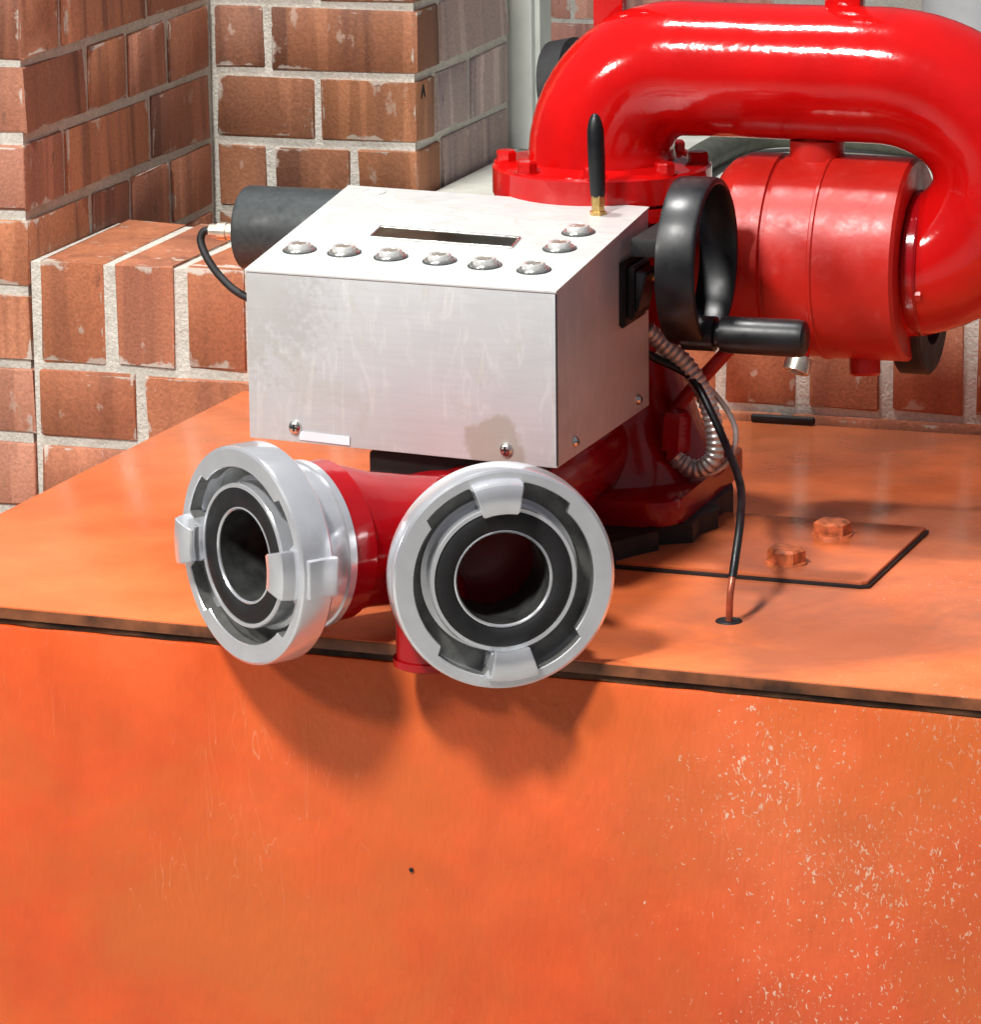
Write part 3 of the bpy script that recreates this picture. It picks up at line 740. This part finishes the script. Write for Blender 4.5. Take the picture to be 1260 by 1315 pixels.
# second handwheel behind the elbow
bm = BM(); lathe(bm, (0.336, -0.10, 0.291), (0.95, -0.1, 0.2), [(-0.012, 0.040), (-0.010, 0.045), (0.010, 0.045), (0.012, 0.040), (0.008, 0.034), (-0.008, 0.034)], 48, close=True)
lathe(bm, (0.336, -0.10, 0.291), (0.95, -0.1, 0.2), [(-0.004, 0.0), (-0.004, 0.036), (0.004, 0.036), (0.004, 0.0)], 32)
rw = finish('rear_handwheel', bm, M['black_matte'], mon, 40)
bm = BM(); tube(bm, [(0.336, -0.10, 0.291), (0.40, -0.17, 0.24), (0.43, -0.30, 0.21)], 0.012, 16)
finish('valve_stem', bm, M['black_matte'], mon, 50)
# horizontal drive motor behind the box
MY, MZ = -0.362, 0.2145
bm = BM(); lathe(bm, (0, MY, MZ), (1, 0, 0), [(0.1465, 0), (0.1465, 0.0310), (0.1482, 0.0330), (0.1515, 0.0338), (0.385, 0.0338), (0.385, 0)], 48)
mo = finish('drive_motor', bm, M['charcoal'], mon, 35)
bm = BM(); lathe(bm, (0, MY - 0.004, MZ - 0.003), (1, 0, 0), [(0.1185, 0), (0.1185, 0.0055), (0.1260, 0.0060), (0.1262, 0.0075), (0.1330, 0.0075), (0.1335, 0.0066), (0.1400, 0.0066), (0.1402, 0.0078), (0.1468, 0.0078), (0.1468, 0)], 20)
finish('cable_plug', bm, M['nickel'], mo, 35)
# brown stay bar and red fitting behind the conduit
bm = BM(); tube(bm, [(0.556, -0.36, 0.150), (0.520, -0.375, 0.108), (0.497, -0.385, 0.078)], 0.0055, 12)
finish('stay_bar', bm, M['red_dull'], mon, 50)
bm = BM(); lathe(bm, (0.513, -0.402, 0.070), (0.05, 0, 1), [(-0.012, 0.0075), (-0.004, 0.0075), (-0.004, 0.0125), (0.022, 0.0125), (0.026, 0.010), (0.026, 0)], 6)
finish('conduit_fitting', bm, M['red_deep'], mon, 30)

# ------------------------------------------------------------------ control box
ctl = empty('control_box', (0.38, -0.535, 0.107), 'aluminium control box with sloping button panel sitting over the red inlet', 'control box')
P = [(0.2605, -0.6490), (0.5025, -0.6640), (0.5005, -0.4270), (0.2510, -0.4040)]
def ptop(x, y): return 0.2385 + (y + 0.655) * 0.0855
zb = [0.1130, 0.1082, 0.1045, 0.1100]
bm = BM(); prism(bm, P, zb, [ptop(*p) - 0.0022 for p in P], 0.0012, 2)
body = finish('housing', bm, M['alu_front'], ctl)
def grow(poly, d):
    cx = sum(p[0] for p in poly) / 4; cy = sum(p[1] for p in poly) / 4
    return [(p[0] + math.copysign(d, p[0] - cx), p[1] + math.copysign(d, p[1] - cy)) for p in poly]
for i_, nm in ((1, 'seam'),):
    bm = BM(); box(bm, (P[i_][0] - 0.0004, P[i_][1] - 0.0004, zb[i_] + 0.002), (P[i_][0] + 0.0006, P[i_][1] + 0.0010, ptop(*P[i_]) - 0.003))
    finish(nm, bm, M['black_matte'], ctl, None)
PT = grow(P, 0.0008)
bm = BM(); prism(bm, PT, [ptop(*p) - 0.0021 for p in PT], [ptop(*p) for p in PT], 0.0008, 2)
topp = finish('top_panel', bm, M['alu_top'], ctl)
nrm = Vector((0, -0.0855, 1)).normalized()
def onp(x, y, d=0.0): return Vector((x, y, ptop(x, y))) + nrm * d
def button(x, y, r=0.0115):
    bm = BM(); lathe(bm, onp(x, y, 0.0001), nrm, [(0, r * 1.02), (0.0012, r), (0.0022, r * 0.93), (0.0022, r * 0.80), (0, r * 0.80)], 24)
    b = finish('push_button', bm, M['ringmetal'], ctl, 35)
    bm = BM(); lathe(bm, onp(x, y, 0.0001), nrm, [(0, r * 0.79), (0.0045, r * 0.74), (0.0058, r * 0.66), (0.0055, r * 0.52), (0.0047, r * 0.48), (0.0047, 0)], 24)
    finish('cap', bm, M['button'], b, 35)
    bm = BM(); lathe(bm, onp(x, y, 0.00005), nrm, [(0, r * 1.12), (0.0007, r * 1.10), (0.0007, r * 0.9)], 24)
    finish('washer', bm, M['charcoal'], b, 35)
    bm = BM(); lathe(bm, onp(x, y, 0.0047), nrm, [(0, r * 0.49), (0.0006, r * 0.46), (0.0008, 0)], 20)
    ln = finish('lens', bm, M['lens'], b, 35)
for x, y in ((0.2815, -0.593), (0.3171, -0.5945), (0.3552, -0.5993), (0.3945, -0.6035), (0.4312, -0.6092), (0.4704, -0.6148), (0.4708, -0.555), (0.4707, -0.5089)):
    button(x, y)
# display slot
D = [(0.3215, -0.5505), (0.4352, -0.5605), (0.4330, -0.5330), (0.3195, -0.5215)]
bm = BM(); prism(bm, D, [ptop(*p) + 0.0003 for p in D], [ptop(*p) + 0.0009 for p in D])
finish('display', bm, M['screen'], ctl, None)
bm = BM()
for a, b in zip(D, D[1:] + D[:1]):
    tube(bm, [onp(*a, 0.0008), onp(*b, 0.0008)], 0.0009, 8)
finish('display_bezel', bm, M['steel'], ctl, 50)
bm = BM(); lathe(bm, onp(0.2775, -0.4225, 0.0001), nrm, [(0, 0.0100), (0.0006, 0.0098), (0.0006, 0.0085), (0.0002, 0.0085), (0.0002, 0)], 24)
finish('blank_plug', bm, M['alu_top'], ctl, 35)
# antenna
bm = BM(); a0 = onp(0.4692, -0.4552); lathe(bm, a0, (0, 0, 1), [(-0.001, 0.0066), (0.0025, 0.0066), (0.0028, 0.0050), (0.0075, 0.0050), (0.0080, 0.0058), (0.0145, 0.0056), (0.0150, 0.0040), (0.0150, 0)], 6)
an = finish('antenna', bm, M['brass'], ctl, 30)
at = Vector((0.4672, -0.4552, 0.3320)); ab = a0 + Vector((0, 0, 0.0135))
bm = BM(); lathe(bm, ab, at - ab, [(0, 0), (0, 0.0052), (0.004, 0.0058), (0.030, 0.0066), (0.050, 0.0064), (0.056, 0.0052), (0.0605, 0.0036), (0.0625, 0.0018), (0.063, 0)], 20)
finish('antenna_rod', bm, M['black'], an, 50)
bm = BM(); box(bm, (0.350, -0.640, 0.082), (0.468, -0.440, 0.1065), 0.003)  # black block added to give the dark shade below the box
finish('under_box_shade', bm, M['black_matte'], ctl)
# screws
def screw(p, n, r=0.0052):
    n = Vector(n).normalized()
    bm = BM(); lathe(bm, p, n, [(-0.001, r), (0.0006, r), (0.0022, r * 0.86), (0.0032, r * 0.5), (0.0033, 0)], 18)
    s = finish('screw', bm, M['steel'], ctl, 40)
    a, u, v = frame_of(n); q = Vector(p) + n * 0.0033
    for d, e in ((u, v), (v, u)):
        bm = BM(); vs = [bm.verts.new(q + d * (sx * r * 0.55) + e * (sy * r * 0.13) + n * k) for k in (-0.0010, 0.0002) for sx, sy in ((-1, -1), (1, -1), (1, 1), (-1, 1))]
        for f in ((3, 2, 1, 0), (4, 5, 6, 7), (0, 1, 5, 4), (1, 2, 6, 5), (2, 3, 7, 6), (3, 0, 4, 7)): bm.faces.new([vs[i] for i in f])
        finish('slot', bm, M['black_matte'], s, None)
def ffy(x): return P[0][1] + (P[1][1] - P[0][1]) * (x - P[0][0]) / (P[1][0] - P[0][0])
fn = (-0.062, -1, 0)
screw((0.2975, ffy(0.2975), 0.1238), fn); screw((0.4635, ffy(0.4635), 0.1195), fn)
sn = (1, 0.008, 0)
screw((0.5023, -0.6225, 0.1190), sn, 0.0042); screw((0.5009, -0.4590, 0.1160), sn, 0.0042)
# tape strip
b2 = BM(); box(b2, (-0.020, -0.0003, -0.0032), (0.020, 0.0003, 0.0032)); bm = BM()
merge(bm, b2, Matrix.Translation((0.3210, ffy(0.3210) - 0.0006, 0.1172)) @ Matrix.Rotation(R_(-3.6), 4, 'Z') @ Matrix.Rotation(R_(2), 4, 'Y'))
finish('tape_strip', bm, M['film'], ctl, None)
# stacked black switch on the side face
def side_plate(y0, y1, z0, z1, x0, x1, sh, mat, parent, name):
    bm = BM(); vs = []
    for x in (x0, x1):
        for (y, z) in ((y0, z0), (y1, z0 + sh), (y1, z1 + sh), (y0, z1)): vs.append(bm.verts.new((x, y, z)))
    for f in ((3, 2, 1, 0), (4, 5, 6, 7), (0, 1, 5, 4), (1, 2, 6, 5), (2, 3, 7, 6), (3, 0, 4, 7)): bm.faces.new([vs[i] for i in f])
    bmesh.ops.recalc_face_normals(bm, faces=bm.faces[:])
    bmesh.ops.bevel(bm, geom=bm.edges[:], offset=0.0012, segments=2, affect='EDGES')
    return finish(name, bm, mat, parent, 35)
sp = side_plate(-0.507, -0.451, 0.1800, 0.2300, 0.5010, 0.5055, 0.0, M['black'], ctl, 'power_switch')
side_plate(-0.500, -0.457, 0.1855, 0.2250, 0.5053, 0.5105, 0.0, M['black'], sp, 'switch_frame')
bm = BM()
vs = [bm.verts.new(p) for p in ((0.5103, -0.496, 0.190), (0.5103, -0.462, 0.190), (0.5103, -0.462, 0.221), (0.5103, -0.496, 0.221),
                                (0.5120, -0.496, 0.190), (0.5120, -0.462, 0.190), (0.5190, -0.462, 0.219), (0.5190, -0.496, 0.219))]
for f in ((3, 2, 1, 0), (4, 5, 6, 7), (0, 1, 5, 4), (1, 2, 6, 5), (2, 3, 7, 6), (3, 0, 4, 7)): bm.faces.new([vs[i] for i in f])
bmesh.ops.bevel(bm, geom=bm.edges[:], offset=0.0010, segments=2, affect='EDGES')
finish('rocker', bm, M['black'], sp, 35)
bm = BM(); lathe(bm, (0.5165, -0.470, 0.213), (1, 0, 0.2), [(0, 0.0040), (0.004, 0.0036), (0.005, 0.002), (0.005, 0)], 16)  # brass stud standing for the orange glint on the switch
finish('brass_glint', bm, M['brass'], sp, 40)

# ------------------------------------------------------------------ loose cables
def cable(name, pts, r, mat, label, cat, seg=14, n=10):
    bm = BM(); tube(bm, catmull(pts, n), r, seg)
    return tag(finish(name, bm, M[mat], None, 60), label, cat)
# ribbed flexible conduit
cp = catmull([(0.494, -0.412, 0.160), (0.503, -0.407, 0.151), (0.5225, -0.402, 0.1325), (0.5370, -0.400, 0.1080), (0.5450, -0.400, 0.0790), (0.5435, -0.400, 0.0600), (0.5310, -0.400, 0.0505), (0.5190, -0.401, 0.0545), (0.5135, -0.402, 0.0600)], 40)
d = 0.0; rr = []
for i, p in enumerate(cp):
    if i: d += (cp[i] - cp[i - 1]).length
    rr.append(0.0070 + 0.00055 * math.sin(d / 0.0050 * 2 * math.pi))
bm = BM(); tube(bm, cp, rr, 18)
tag(finish('flexible_conduit', bm, M['conduit'], None, 80), 'silver ribbed conduit curling down from the control box to the red base', 'conduit')
cpts = catmull([(0.492, -0.418, 0.1465), (0.500, -0.412, 0.1385), (0.5270, -0.405, 0.1235), (0.5480, -0.418, 0.0980), (0.5720, -0.455, 0.0770), (0.6000, -0.525, 0.0700), (0.6180, -0.590, 0.0620), (0.6250, -0.630, 0.0400), (0.6262, -0.6460, 0.0210), (0.6256, -0.6476, 0.0006)], 10)
bm = BM(); tube(bm, cpts[:76], 0.0031, 14)
pc = tag(finish('power_cable', bm, M['black'], None, 60), 'thin black cable arching from the control box into a hole in the orange lid', 'cable')
bm = BM(); tube(bm, cpts[74:], 0.0026, 14)
finish('bare_end', bm, M['copper'], pc, 60)
cable('earth_wire', [(0.500, -0.408, 0.143), (0.515, -0.398, 0.128), (0.540, -0.386, 0.108), (0.5560, -0.382, 0.080), (0.5520, -0.385, 0.0560), (0.535, -0.391, 0.0440), (0.515, -0.397, 0.0455)], 0.0022, 'conduit', 'thin grey wire looping behind the ribbed conduit', 'wire')
cable('motor_cable', [(0.1190, MY - 0.004, MZ - 0.003), (0.1130, MY - 0.004, MZ - 0.004), (0.1110, MY - 0.006, 0.2030), (0.1180, MY - 0.010, 0.1900), (0.1310, MY - 0.014, 0.1760), (0.1510, MY - 0.020, 0.1640), (0.19, -0.387, 0.152), (0.252, -0.405, 0.142)], 0.0032, 'black_matte', 'short black cable hanging from the plug on the motor end', 'cable')
cable('hose', [(0.232, 0.42, 0.1135), (0.237, 0.56, 0.1135), (0.235, 0.68, 0.114), (0.248, 0.765, 0.116), (0.290, 0.80, 0.118), (0.40, 0.80, 0.115), (0.60, 0.70, 0.1135)], 0.0150, 'hose_green', 'grey green hose lying on the pale ledge under the red pipe', 'hose')
